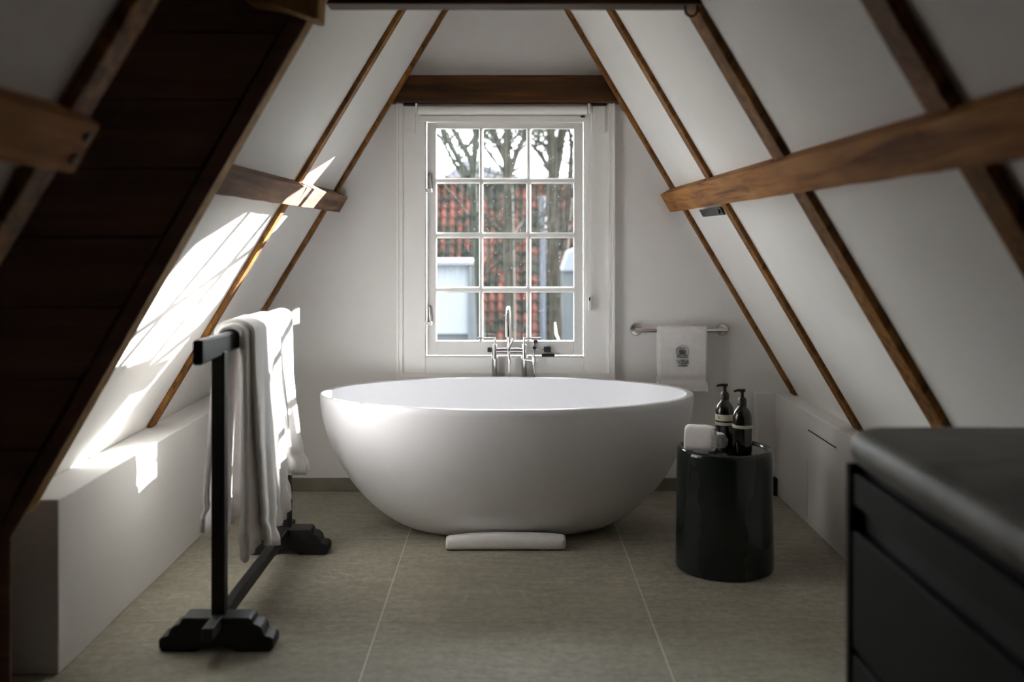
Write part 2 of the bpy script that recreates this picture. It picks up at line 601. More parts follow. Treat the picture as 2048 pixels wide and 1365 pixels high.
# tie beam over the window
tb = MB()
rnd = random.Random(2)
z0, z1 = at(0, 205, YW - .078)[2], at(0, 150, YW - .078)[2]
z0_tie = z0
tb.prism([(rl(z0, .004), z0), (rl(z1, .004), z1), (rr(z1, .004), z1), (rr(z0, .004), z0)], YW - .078, YW - .002)
tag(tb.build('tie_beam', M['woodx'], bevel=.006, seg=2, smooth=0), 'dark brown timber lying across the gable directly over the window', 'beam', kind='thing')

# collar beam crossing the top of the view, its knee and iron ring
zc = 1.886
cb = MB().prism([(edge(zc) + .006, zc), (edge(zc + .15) + .006, zc + .15), (rr(zc + .15, .03), zc + .15), (rr(zc, .03), zc)], 2.715, 2.795)
cbo = cb.build('collar_beam', M['woodx'], bevel=.004, seg=2, smooth=0)
tag(cbo, 'dark timber spanning from slope to slope above the bath', 'beam', kind='thing')
pts = [(641, -60), (637, 38), (626, 38), (595, 25), (560, 14), (490, 0), (420, -60)]
MBk = MB().prism([(at(px, py, 2.565)[0], at(px, py, 2.565)[2]) for px, py in pts], 2.56, 2.655)
MBk.build('knee', M['jamb'], cbo, bevel=.004, seg=2, smooth=0)['label'] = 'carved paler brown timber end'
hx, hz = at(1383, 20, 2.73)[0], at(1383, 20, 2.73)[2]
ring = [(hx - .0165, 2.735, zc + .03)] + [(hx + .0165 * math.cos(a), 2.735, hz + .0165 * math.sin(a)) for a in [PI + PI * i / 12 for i in range(13)]] + [(hx + .0165, 2.735, zc + .03)]
tag(MB().tube(ring, .0032, 10).build('iron_ring', M['iron']), 'black iron ring hanging under the collar beam', 'hook')

# iron plate under the long purlin
px0, px1 = 1393, 1458
zb_, zt_ = 1.338, 1.3685
ip = MB()
ip.prism([(rr(zb_, .0215), zb_), (rr(zt_, .0215), zt_), (rr(zt_, .030), zt_), (rr(zb_, .030), zb_)], 3.945, 4.375)
ip = ip.build('iron_plate', M['iron'], bevel=.002, seg=2)
tag(ip, 'black iron plate under the long purlin beside a rafter', 'bracket')
MB().tube([(rr(1.353, .028), 3.99, 1.353), (rr(1.353, .037), 3.99, 1.351)], .010, 10).build('bolt', M['iron'], ip)

# ------------------------------------------------------------------ window
win = struct(bpy.data.objects.new('window_1', None))
C.objects.link(win)
win.location = (-.01, YW, .6)
win['label'] = 'white wooden twelve-pane casement window in the gable'
S = YW / F


def wx(px):
    return (px - CX) * S


def wz(py):
    return H - (py - CY) * S


YC = YW - .028             # front of the flat casing


def ring_box(m, x0, x1, z0, z1, t, y0, y1, tl=None, tr=None, tb_=None, tt=None):
    tl, tr, tb_, tt = (t if q is None else q for q in (tl, tr, tb_, tt))
    m.box(x0, x0 + tl, y0, y1, z0, z1)
    m.box(x1 - tr, x1, y0, y1, z0, z1)
    m.box(x0 + tl, x1 - tr, y0, y1, z0, z0 + tb_)
    m.box(x0 + tl, x1 - tr, y0, y1, z1 - tt, z1)


cas = MB()
cx0, cx1, cz0, cz1 = wx(806), wx(1217), wz(746), wz(206)
ox0, ox1, oz0, oz1 = wx(852), wx(1168), wz(713), wz(243)
for (a, b, c, d) in ((cx0, ox0, cz0, cz1), (ox1, cx1, cz0, cz1), (ox0, ox1, cz0, oz0), (ox0, ox1, oz1, cz1)):
    cas.box(a, b, YC, YW - .0005, c, d)
cas.build('window_frame', M['paint'], win, bevel=.004, seg=2, smooth=0)
lin = MB()                                        # lining of the opening
ring_box(lin, ox0 - .03, ox1 + .03, oz0 - .03, oz1 + .03, .03, YC + .004, YW + .088)
lin.build('reveal_lining', M['paint'], win, smooth=0)
ar = MB()
for i, (d0, d1, pr) in enumerate(((0, .011, .046), (.011, .021, .036), (.021, .030, .040))):
    ring_box(ar, wx(795) + d0, wx(1228) - d0, wz(757) + d0, wz(206) - 0, d1 - d0, YW - pr, YW - .0005, tt=.001)
ar.build('architrave', M['paint'], win, bevel=.003, seg=3, smooth=0)

ys0, ys1 = YW + .012, YW + .055                   # sash
sx0, sx1, sz0, sz1 = wx(854.5), wx(1166), wz(708.5), wz(246)
KY = (YW + .03) / YW


def gx(px):
    return (px - CX) * (YW + .012) / F


def gz(py):
    return H - (py - CY) * (YW + .012) / F


cols = [(872.5, 957), (967, 1052), (1063, 1148)]
rows = [(257, 355), (368, 464), (478, 574), (587, 683)]
sash = MB()
gl, gr, gb, gt = gx(cols[0][0]), gx(cols[2][1]), gz(rows[3][1]), gz(rows[0][0])
sash.box(ox0 + .004, gl, ys0, ys1, oz0 + .004, oz1 - .004)
sash.box(gr, ox1 - .004, ys0, ys1, oz0 + .004, oz1 - .004)
sash.box(gl, gr, ys0, ys1, oz0 + .004, gb)
sash.box(gl, gr, ys0, ys1, gt, oz1 - .004)
sash.build('sash', M['paint'], win, bevel=.003, seg=2, smooth=0)
for a, b in zip(cols[:-1], cols[1:]):
    x0, x1 = gx(a[1]), gx(b[0])
    w = (x1 - x0)
    xm = (x0 + x1) / 2
    m_ = MB().prism([(xm - .006, ys0 + .002), (xm + .006, ys0 + .002), (x1 - .002, ys0 + .016), (x1 - .002, ys0 + .034), (x0 + .002, ys0 + .034), (x0 + .002, ys0 + .016)], gb, gt, 'Z')
    m_.build('muntin', M['paint'], win, smooth=0)
for a, b in zip(rows[:-1], rows[1:]):
    z1_, z0_ = gz(a[1]), gz(b[0])
    zm = (z0_ + z1_) / 2
    m_ = MB().prism([(ys0 + .0025, zm - .006), (ys0 + .0025, zm + .006), (ys0 + .016, z1_ - .002), (ys0 + .0345, z1_ - .002), (ys0 + .0345, z0_ + .002), (ys0 + .016, z0_ + .002)], gl, gr, 'X')
    m_.build('muntin', M['paint'], win, smooth=0)
for r in rows:
    for c in cols:
        MB().box(gx(c[0]) - .002, gx(c[1]) + .002, ys0 + .018, ys0 + .021, gz(r[1]) - .002, gz(r[0]) + .002).build('pane', M['glass'], win, smooth=0)
# lever catches on the hinge stile
for yt in (345, 610):
    zc_ = wz(yt + 15)
    xk = wx(859)
    lt = MB()
    lt.tube([(xk, ys0, zc_ + .025), (xk, ys0 - .018, zc_ + .025)], .008, 12)
    lt.tube([(xk, ys0 - .018, zc_ + .030), (xk + .003, ys0 - .022, zc_ - .02), (xk + .008, ys0 - .024, zc_ - .058)], [.005, .007, .0045], 10)
    lt = lt.build('catch', M['chrome'], win)
    lt['label'] = 'chrome lever catch'
    kp = MB().box(ox0 - .002, xk + .014, YC - .004, ys0 + .001, zc_ - .062, zc_ - .044).build('keeper', M['paint'], lt, bevel=.003)
# casement stay on the bottom rail
zs = wz(700)
stay = MB()
stay.box(wx(975), wx(984), ys0 - .012, ys0 + .001, zs - .012, zs + .010)
stay.box(wx(1088), wx(1101), ys0 - .030, ys0 - .004, zs - .010, zs + .014)
stay.box(wx(1083), wx(1109), ys0 - .036, ys0 - .002, oz0 + .001, oz0 + .012)
stay = stay.build('casement_stay', M['iron'], win, bevel=.002, seg=2)
stay['label'] = 'black iron casement stay'
MB().tube([(wx(984), ys0 - .008, zs + .003), (wx(1090), ys0 - .012, zs + .001)], .0024, 8).build('stay_rod', M['nickel'], stay)

# iron straps painted over in white
for n_, (x0, x1, lab) in enumerate(((811, 832, 'white-painted iron strap beside the free end of the blind tube'), (1184, 1209, 'white-painted iron strap beside the bead chain of the blind'))):
    sp = thing('iron_strap', (wx((x0 + x1) / 2), YC, wz(268)), lab, 'bracket', 'painted straps under the tie beam')
    b = MB().box(wx(x0), wx(x1), YC - .014, YC - .0005, wz(268), z0_tie - .012)
    b.build('strap_plate', M['paint'], sp, bevel=.003)
    for q, (fx, fz) in enumerate(((.25, .35), (.7, .33), (.5, .55), (.25, .86), (.75, .84))):
        X, Z = wx(x0 + (x1 - x0) * fx), wz(208 + 60 * fz)
        MB().tube([(X, YC - .010, Z), (X, YC - .0175, Z)], .0042, 8).build('nail_head', M['paint'], sp)
    MB().box(wx(x0 - 2), wx(x1 + 3), YC - .030, YC - .002, at(0, 210.5, YC - .03)[2], z0_tie - .001).build('black_cap', M['iron'], sp, bevel=.003)['label'] = 'bare black iron cap'

# roller blind
bl = thing('roller_blind', (wx(1005), YC, wz(245)), 'rolled-up off-white roller blind across the head of the window', 'blind')
yb = YC - .030
zt_ = at(0, 220.5, yb)[2]
MB().tube([(wx(838), yb, zt_), (wx(1172), yb, zt_)], .0215, 24).build('blind_tube', M['blind'], bl)
MB().box(wx(840), wx(1170), yb + .006, yb + .017, at(0, 243, yb)[2], at(0, 231, yb)[2]).build('bottom_bar', M['blind'], bl, bevel=.004)
MB().box(wx(1160), wx(1168), yb + .003, yb + .0058, wz(238), wz(234)).build('tag', M['rubber'], bl)
for x in (835.5, 1175.5):
    MB().box(wx(x) - .005, wx(x) + .005, yb - .024, YC - .001, wz(231), wz(211)).build('end_bracket', M['paint'], bl, bevel=.002)
ch = MB()
for i in range(60):
    z = wz(235) + (wz(593) - wz(235)) * i / 59
    ch.tube([(wx(1177), yb - .004, z - .0045), (wx(1177), yb - .004, z + .0045)], .0021, 6)
ch.tube([(wx(1180), yb + .010, wz(232)), (wx(1180), yb + .010, wz(593))], .0012, 6)
ch.build('bead_chain', M['blind'], bl)
MB().box(wx(1176) - .0025, wx(1181), yb - .010, YC - .001, wz(620), wz(592)).build('chain_weight', M['paint'], bl, bevel=.003)
MB().box(wx(1176) - .0015, wx(1178.5), yb - .0115, yb - .0102, wz(600), wz(593)).build('clip', M['rubber'], bl)

# ------------------------------------------------------------------ bathtub
TX, TY, TZ = -.005, 4.2857, .579
A_, B_ = .8003, .463


def tub_prof(n, sb, m, q):
    return [(sb + (1 - sb) * (1 - (1 - t) ** m) ** (1 / q), t * TZ) for t in [(i / (n - 1)) ** 1.35 for i in range(n)]]


tubv, tubf = [], []
N = 96
rings = []
for s_, z in tub_prof(34, .45, 1.8, 1.6):
    sb2 = .34 + (1 - .34) * ((s_ - .45) / .55)
    rings.append((A_ * s_, B_ * sb2, z))
rings[0] = (rings[0][0], rings[0][1], .0005)
# soft rim and the hollow inside
rt = .030
rings += [(A_ - .003, B_ - .003, TZ + .003), (A_ - .008, B_ - .008, TZ + .0045), (A_ - rt + .006, B_ - rt + .006, TZ + .0045), (A_ - rt, B_ - rt, TZ + .002)]
for i in range(1, 22):
    t = i / 21
    s_ = math.cos(t * PI / 2) ** .55 if t < 1 else 0.02
    s_ = max(s_, .05)
    rings.append(((A_ - rt) * (.25 * 1 + .75 * s_) * (1 if t < .98 else .2), (B_ - rt) * (.25 + .75 * s_) * (1 if t < .98 else .2), TZ - .49 * math.sin(t * PI / 2) ** 1.0))
tm = MB()
for (a, b, z) in rings:
    for k_ in range(N):
        th = 2 * PI * k_ / N
        tubv.append((TX + a * math.cos(th), TY + b * math.sin(th), z))
for i in range(len(rings) - 1):
    for k_ in range(N):
        k2 = (k_ + 1) % N
        tubf.append((i * N + k_, i * N + k2, (i + 1) * N + k2, (i + 1) * N + k_))
tubf.append(tuple(range(N - 1, -1, -1)))
tubf.append(tuple((len(rings) - 1) * N + k_ for k_ in range(N)))
tub = thing('bathtub', (TX, TY, 0), 'large white freestanding oval bathtub in front of the window', 'bathtub')
tm.add(tubv, tubf).build('basin', M['tub'], tub, smooth=60)
MB().lathe([(.036, 0), (.036, .006), (.030, .009), (.0, .010)], (TX, TY, TZ - .489), 24).build('drain', M['chrome'], tub)

# ------------------------------------------------------------------ floor-standing bath mixer
YM = 4.825
mx = thing('bath_mixer', (.0, YM, 0), 'chrome floor-standing bath tap with two lever handles behind the bathtub', 'tap')


def P(px, py, Y=YM):
    return Vector(at(px, py, Y))


xl, xr_ = P(989.5, 0).x, P(1048.5, 0).x
ztop_ = P(0, 689).z
for x in (xl, xr_):
    c_ = MB().lathe([(.035, .0005), (.035, .010), (.0145, .014), (.0145, ztop_ - .075), (.0152, ztop_ - .073), (.0152, ztop_ - .068), (.0145, ztop_ - .066), (.0135, ztop_ - .055), (.0120, ztop_ - .004), (.010, ztop_)], (x, YM, 0), 24)
    c_.build('column', M['chrome'], mx)
zcb = P(0, 702).z
MB().tube([(xl, YM, zcb), (xl + .03, YM, zcb + .001), (0, YM, zcb + .001), (xr_ - .03, YM, zcb + .001), (xr_, YM, zcb)], [.011, .0125, .0125, .0125, .011], 20).build('crossbar', M['chrome'], mx)
xc = P(1018, 0).x
zt1 = P(0, 613).z - .01
R = .115
sp = [(xc, YM - .005, zcb)] + [(xc, YM - .005, zcb + (zt1 - .06 - zcb) * t) for t in (.3, .7)]
for i in range(0, 17):
    a = PI * i / 16
    sp.append((xc - .006 * i / 16, YM - .005 - R + R * math.cos(a), zt1 - .06 + .07 * math.sin(a)))
ytip = YM - .005 - 2 * R
sp.append((xc - .006, ytip, P(0, 674, ytip).z))
MB().tube(sp, .0108, 20).build('spout', M['chrome'], mx)
for x, x2 in ((xl, P(955, 0).x), (xr_, P(1081, 0).x)):
    s_ = 1 if x2 > x else -1
    zl_ = P(0, 677.5).z
    MB().tube([(x, YM, ztop_ - .003), (x, YM, zl_ + .005)], .0055, 14).tube([(x - s_ * .004, YM, zl_), (x2, YM, zl_ + .002)], .0048, 14).build('lever_handle', M['chrome'], mx)
MB().tube([P(1016, 704, YM - .012), P(1018, 697, YM - .022), P(1028, 677, YM - .060)], [.0065, .006, .0052], 12).build('diverter', M['chrome'], mx)
MB().tube([P(1017, 703, YM - .015), P(1018, 716, YM - .018), P(1018.3, 722, YM - .018), P(1018, 730, YM - .018)], [.007, .0085, .0088, .006], 14).build('hose_union', M['chrome'], mx)
hz = [P(1018, 729, YM - .018)] + [Vector((P(1017, 0).x + .03 * t, YM - .018, .62 - .35 * t + .12 * math.sin(t * PI) * -1)) for t in (.15, .35, .6, .85)]
hz += [Vector((xr_ + .035, YM - .018, .25)), Vector((P(1068, 0).x + .012, YM - .02, .34)), P(1071, 760, YM - .022), P(1067, 730.5, YM - .024)]
MB().tube(hz, .0042, 10).build('hose', M['nickel'], mx)
MB().tube([(xr_, YM - .006, P(0, 720).z), (P(1067, 0).x - .0095, YM - .022, P(0, 720.5).z)], .0045, 10).build('shower_holder', M['chrome'], mx)
cup = MB()
cupp = [(.0085, -.012), (.0105, -.010), (.0105, .014), (.0085, .016), (.0085, -.012)]
cc_ = (P(1067.0, 0).x, YM - .024, P(0, 719).z)
for i_ in range(len(cupp) - 1):
    pass
cup.grid([[(cc_[0] + q[0] * math.cos(2 * PI * k_ / 20), cc_[1] + q[0] * math.sin(2 * PI * k_ / 20), cc_[2] + q[1]) for k_ in range(21)] for q in cupp])
cup.build('holder_cup', M['chrome'], mx)
hs = thing('hand_shower', P(1067, 728, YM - .024), 'slim chrome hand shower resting in its holder beside the bath tap', 'hand shower')
MB().tube([P(1067, 729.5, YM - .024), P(1067, 712, YM - .024), P(1067.2, 704, YM - .026), P(1070.5, 690, YM - .052)], [.0055, .006, .0075, .009], 16).build('handset', M['chrome'], hs)
MB().tube([P(1068.6, 697, YM - .0405), P(1070.2, 691.5, YM - .050)], .0098, 16).build('grip', M['rubber'], hs)
MB().tube([P(1070.3, 691, YM - .052), P(1071.3, 684, YM - .072)], [.0095, .0118], 18).build('shower_head', M['chrome'], hs)
MB().tube([P(1071.3, 684, YM - .0722), P(1071.4, 683.6, YM - .0735)], [.0105, .0098], 18).build('spray_face', M['rubber'], hs)

# ------------------------------------------------------------------ towels
def towel_strip(path_s, ucurve, wob):
    """Sweep a lengthwise fold path (y, layer offset) over a hanging curve."""
    return [[wob(y, n, t, *ucurve(n, t, y)) for (y, n) in path_s] for t in range(len(TT))]


def draped(name, label, xr, ztop, y0, y1, r0, layers, d, drop_r, drop_l, seed, mat, bandmat, group=None, amp=.012, flare=.03, cat='towel', th=.0065, lean=0.0):
    """A towel folded lengthwise and hung over a bar that runs along Y."""
    rnd = random.Random(seed)
    ph = [rnd.uniform(0, 6.28) for _ in range(6)]
    # fold path: back and forth in Y, each pass one layer further out
    path = []
    yy = [y0, y1]
    for L in range(layers):
        a, b = (y1, y0) if L % 2 == 0 else (y0, y1)
        ins = .006 * L
        a_, b_ = a + (ins if a == y0 else -ins), b + (ins if b == y0 else -ins)
        if L == layers - 1:
            b_ = b_ + (.018 if b == y0 else -.018)
        n = 15
        for i in range(n):
            q = i / (n - 1)
            path.append((a_ + (b_ - a_) * q, L * d))
        if L < layers - 1:
            s = -1 if b == y0 else 1
            for ang in (.25, .5, .75):
                path.append((b_ + s * d * .55 * math.sin(ang * PI), L * d + d * (1 - math.cos(ang * PI)) / 2))
    # hanging profile parameters: distance along the cloth from the right hem
    pts = []
    stations = []
    nr, nt, nl = 26, 12, 24
    for i in range(nr):
        stations.append(('r', 1 - i / nr))
    for i in range(nt + 1):
        stations.append(('t', i / nt))
    for i in range(1, nl + 1):
        stations.append(('l', i / nl))
    rows_ = []
    for kind, q in stations:
        row = []
        for (y, n) in path:
            r = r0 + n
            u = (y - y0) / (y1 - y0)
            if kind == 't':
                a = PI * q
                x, z = xr + r * math.cos(a) * (1.0), ztop + r * .72 * math.sin(a)
                h = 0
                sgn = 0
            else:
                h = q
                sgn = 1 if kind == 'r' else -1
                drop = (drop_r if sgn > 0 else drop_l)
                dd = drop * (1 + .05 * math.sin(2.2 * u + n * 90 + ph[0])) - n * .6
                z = ztop - h * dd
                w1 = math.sin(9 * u * (1 + .4 * h) + ph[1] + n * 35 + (0 if sgn > 0 else 2))
                w2 = math.sin(23 * u + ph[2] + n * 60 + 4 * h)
                x = xr + sgn * (r + flare * h ** 1.4 * (.55 + .45 * w1) + amp * h * (.5 + .5 * w1) + amp * .35 * h * w2 + n * .5 * h)
                # dobby band near the hem
                dist = (1 - h) * dd
                if .055 < dist < .085:
                    x -= sgn * .005
                elif dist <= .055:
                    x += sgn * (.004 + .005 * math.sin(26 * u + ph[3] + n * 200))
            yq = y + .012 * h * math.sin(3.1 * h + ph[4] + n * 50) + lean * h
            row.append((x, yq, z))
        rows_.append(row)
    o = MB().grid(rows_).build(name, mat, smooth=80, solid=th, origin=(xr, (y0 + y1) / 2, ztop))
    tag(o, label, cat, group)
    return o


XR = -.879
g1 = 'bath towels on the black rack'
draped('bath_towel', 'longest white bath towel, hanging at the end of the rack near the tall front post', XR, .938, 3.165, 3.395, .030, 3, .0150, .715, .675, 11, M['terry'], M['weave'], g1, .012, .018, th=.0095)
draped('bath_towel', 'white bath towel hanging between the two outer towels of the rack', XR, .940, 3.425, 3.600, .027, 3, .0125, .675, .62, 23, M['terry'], M['weave'], g1, .014, .02, th=.0095)
draped('bath_towel', 'shortest white bath towel, hanging at the window end of the rack', XR, .943, 3.628, 3.875, .021, 3, .0085, .585, .46, 37, M['terry'], M['weave'], g1, .016, .045, th=.0075)

# towel rack
rk = thing('towel_rack', (XR, 3.5, 0), 'black wooden towel stand with carved feet holding the bath towels', 'towel rack')
half = [(.0, .102), (.098, .102), (.106, .097), (.110, .084), (.128, .078), (.140, .066), (.145, .048), (.166, .043), (.174, .034), (.172, .010), (.162, .0005), (.062, .0005), (.045, .010), (.02, .016), (0, .017)]
prof = half + [(-x, z) for x, z in half[-2:0:-1]]
for yf in (2.995, 3.905):
    MB().prism([(XR + x, z) for x, z in prof], yf, yf + .078).build('foot', M['blackwood'], rk, bevel=.004, seg=2)
for yp in (3.034, 3.944):
    MB().box(XR - .0205, XR + .0205, yp - .019, yp + .019, .098, .9).build('post', M['blackwood'], rk, bevel=.003, seg=2)
rail = []
ys = [2.82, 2.86, 2.95, 3.05, 3.5, 3.93, 4.03, 4.10, 4.135]
for y in ys:
    e_ = max(0, (abs(y - 3.478) - .40) / .25)
    h2 = .030 + .006 * min(1, e_)
    c_ = .921
    w = .0145
    rail.append([(XR - w, y, c_ - h2 + .006), (XR - w, y, c_ + h2 - .004), (XR - w + .005, y, c_ + h2), (XR + w - .005, y, c_ + h2), (XR + w, y, c_ + h2 - .004), (XR + w, y, c_ - h2 + .006), (XR + w - .005, y, c_ - h2), (XR - w + .005, y, c_ - h2)])
rm = MB()
vs = [p for r_ in rail for p in r_]
fs = [(i * 8 + j, i * 8 + (j + 1) % 8, (i + 1) * 8 + (j + 1) % 8, (i + 1) * 8 + j) for i in range(len(rail) - 1) for j in range(8)]
fs += [tuple(range(8)), tuple((len(rail) - 1) * 8 + j for j in range(7, -1, -1))]
rm.add(vs, fs).build('rail', M['blackwood'], rk, bevel=.002, seg=2)
MB().box(XR - .017, XR + .017, 2.905, 4.04, .066, .106).build('stretcher', M['blackwood'], rk, bevel=.005, seg=2)

# chrome towel bar on the gable wall
YB = YW - .068
tbar = thing('towel_bar', (at(1360, 661, YB)[0], YW, at(0, 661, YB)[2]), 'short nickel towel bar with round flanges on the gable wall', 'towel bar')
bx0, bx1, bz = at(1275, 0, YB)[0], at(1450, 0, YB)[0], at(0, 661.5, YB)[2]
MB().tube([(bx0 - .012, YB, bz), (bx1 + .012, YB, bz)], .0105, 18).build('bar', M['chrome'], tbar)
for x in (bx0, bx1):
    f_ = MB().tube([(x, YW - .0008, bz), (x, YW - .006, bz), (x, YW - .012, bz), (x, YW - .014, bz)], [.031, .031, .026, .012], 28).build('flange', M['nickel'], tbar)
    MB().tube([(x, YW - .012, bz), (x, YB, bz)], .0105, 16).build('stub', M['nickel'], f_)

# hand towel folded over the bar
ht_x0, ht_x1 = at(1313.5, 0, YB)[0], at(1411, 0, YB)[0]
hz_top = bz
hz_bot = at(0, 784, YB)[2]
rws = []
pathx = []
for L in range(2):
    for i in range(19):
        q = i / 18
        q = q if L == 0 else 1 - q
        pathx.append((ht_x0 + .006 * L + (ht_x1 - ht_x0 - .010 * L) * q, .007 * L))
    if L == 0:
        for ang in (.3, .7):
            pathx.append((ht_x1 + .004 * math.sin(ang * PI), .007 * (1 - math.cos(ang * PI)) / 2))
drop = hz_top - hz_bot
sts = [('f', 1 - i / 34) for i in range(34)] + [('t', i / 8) for i in range(9)] + [('b', i / 20) for i in range(1, 21)]
for kind, q in sts:
    row = []
    for (x, n) in pathx:
        r = .0135 + n
        u = (x - ht_x0) / (ht_x1 - ht_x0)
        if kind == 't':
            row.append((x, YB - r * math.cos(PI * q), hz_top + r * math.sin(PI * q)))
            continue
        dd = drop if kind == 'f' else drop * .93
        dist = (1 - q) * dd
        s_ = -1 if kind == 'f' else 1
        y = YB + s_ * (r + .001 * math.sin(9 * u + 2) * q)
        xs = x
        if .046 < dist < .070:
            y -= s_ * .0034
            xs = x + (u - .5) * -.010
        elif dist <= .046:
            y += s_ * .0015 * (1 + math.sin(20 * u))
            xs = x + (u - .5) * .004
        else:
            xs = x - (u - .5) * .008 * q
        row.append((xs, y, hz_top - q * dd))
    rws.append(row)
htw = thing('hand_towel', ((ht_x0 + ht_x1) / 2, YB, hz_top), 'white hand towel with an embroidered crest hanging on the towel bar', 'towel')
MB().grid(rws).build('cloth', M['terry'], htw, smooth=80, solid=.0045)
# embroidery: crest and lettering
ex, ez, ey = at(1364.8, 0, YB - .024)[0], at(0, 704, YB - .024)[2], YB - .0265
px_ = (YB - .024) / F


def stroke(m, pts, w):
    for (a, b) in zip(pts[:-1], pts[1:]):
        a, b = Vector(a), Vector(b)
        t = (b - a)
        if t.length < 1e-6:
            continue
        nrm = Vector((-t.y, t.x)).normalized() * w / 2
        e_ = t.normalized() * w * .35
        q = [a - e_ + nrm, b + e_ + nrm, b + e_ - nrm, a - e_ - nrm]
        m.prism([(ex + p.x * px_, ez + p.y * px_) for p in q], ey - .0006, ey + .0016)


def arc(cx, cy, r, a0, a1, n=10):
    return [(cx + r * math.cos(math.radians(a0 + (a1 - a0) * i / n)), cy + r * math.sin(math.radians(a0 + (a1 - a0) * i / n))) for i in range(n + 1)]


em = MB()
w = .50
# scrolled outline
stroke(em, arc(0, 10.2, 3.2, 20, 160), w)
for s in (-1, 1):
    stroke(em, [(s * x, y) for x, y in arc(6.3, 7.2, 3.6, 10, 150)], w)
    stroke(em, [(s * x, y) for x, y in arc(10.2, 3.4, 2.9, -60, 120)], w)
    stroke(em, [(s * x, y) for x, y in arc(10.4, -1.6, 2.4, -90, 80)], w)
    stroke(em, [(s * x, y) for x, y in arc(8.6, -5.2, 2.8, -150, 60)], w)
    stroke(em, [(s * x, y) for x, y in arc(8.4, -9.6, 3.0, -230, 110)], w)
    stroke(em, [(s * x, y) for x, y in arc(8.4, -9.6, 1.4, -180, 120)], w)
    stroke(em, [(s * x, y) for x, y in arc(4.2, 6.6, 1.6, -90, 200)], w * .9)
    stroke(em, [(s * 6.6, 3.6), (s * 7.2, -1.5), (s * 6.0, -6.4), (s * 3.5, -9.2)], w * 1.5)
    stroke(em, [(s * 3.2, -9.5), (s * 4.2, -12.2)], w * 1.4)
    stroke(em, [(s * 2.2, -7.8), (s * 5.2, -6.2)], w * 1.3)
stroke(em, [(-3.4, 6.2), (3.4, 6.2)], w * 1.2)
stroke(em, [(-3.2, 4.9), (3.2, 4.9)], w * 1.2)
stroke(em, [(-6.6, 3.4), (-2, 3.0), (2, 3.0), (6.6, 3.4)], w)
stroke(em, [(-3.4, -12.4), (3.4, -12.4)], w * 1.6)
stroke(em, [(-2.2, -10.4), (2.2, -10.4)], w * 1.4)
for i in range(9):                                  # chequered shield
    for j in range(7):
        if (i + j) % 2 == 0:
            x, y = -5.0 + i * 1.25, 2.0 - j * 1.25
            if abs(x) < 5.6 - max(0, j - 4) * .9:
                stroke(em, [(x - .45, y), (x + .45, y)], 1.1)
em.build('embroidered_crest', M['thread'], htw, smooth=0)['label'] = 'grey embroidered crest with a chequered shield'


def lettering(txt, size, px, py, wide, y, parent, mat, name, bold=0.0, sx=1.0, facing='-Y'):
    cu = bpy.data.curves.new(name, 'FONT')
    cu.body = txt
    cu.size = size
    cu.align_x = 'CENTER'
    cu.extrude = .0006
    cu.offset = bold
    ob = bpy.data.objects.new(name, cu)
    C.objects.link(ob)
    dg = bpy.context.evaluated_depsgraph_get()
    me = bpy.data.meshes.new_from_object(ob.evaluated_get(dg))
    bpy.data.objects.remove(ob)
    xs = [v.co.x for v in me.vertices]
    ww = max(xs) - min(xs)
    k_ = wide / ww
    for v in me.vertices:
        v.co = Vector((v.co.x * k_, -v.co.z, v.co.y))
    me.materials.clear()
    me.materials.append(mat)
    o = bpy.data.objects.new(name, me)
    C.objects.link(o)
    o.parent = parent
    o.location = Vector((px, y, py)) - parent_world(parent)
    return o


lettering('THE DYLAN', 8.6 * px_ / .70, ex, ez - 24.3 * px_, 24.5 * px_, ey - .0003, htw, M['thread'], 'embroidered_lettering', .0006)
lettering('AMSTERDAM', 3.4 * px_ / .70, ex, ez - 29.2 * px_, 19.5 * px_, ey - .0003, htw, M['thread'], 'embroidered_lettering', .0002)

# rolled bath mat on the floor against the tub
rm_x0, rm_x1 = at(893, 0, 3.97)[0], at(1129.5, 0, 3.97)[0]
mt = thing('bath_mat', ((rm_x0 + rm_x1) / 2, 3.985, 0), 'white rolled bath mat lying on the floor against the bathtub', 'bath mat')


def matpoint(u, a, rw, rh):
    sag = 1 - .20 * abs(2 * u - 1.08) ** 2.4
    ca, sa = math.cos(a), math.sin(a)
    e_ = .72
    x = rm_x0 + (rm_x1 - rm_x0) * u
    return (x, 3.985 + rw * math.copysign(abs(ca) ** e_, ca), .0015 + rh * sag * (1 + math.copysign(abs(sa) ** e_, sa)))


us = [0, .004, .012, .03] + [.03 + .94 * i / 24 for i in range(1, 24)] + [.97, .988, .996, 1.0]
rows_ = []
for u in us:
    en = 1 - .12 * max(0, 1 - u / .012) - .12 * max(0, 1 - (1 - u) / .012)
    bd = -.0030 if (.122 < u < .140 or .862 < u < .884) else 0
    rows_.append([matpoint(u, 2 * PI * j / 36, .036 * en + bd, .0315 * en + bd * .8) for j in range(37)])
mb_ = MB().grid(rows_)
mb_.build('mat_roll', M['terry'], mt, smooth=70)
for u, s in ((0.0, -1), (1.0, 1)):                 # spiral end faces
    pts = []
    for i in range(70):
        a = i / 70 * 2 * PI * 3.0
        f_ = 1 - .27 * a / (2 * PI)
        p = matpoint(u, a, .028 * f_, .025 * f_)
        sag = 1 - .20 * abs(2 * u - 1.08) ** 2.4
        pts.append((p[0] - s * .002, p[1], p[2] + .0315 * sag - .025 * f_ * sag))
    MB().tube(pts, .0045, 8).build('rolled_end', M['weave'], mt)

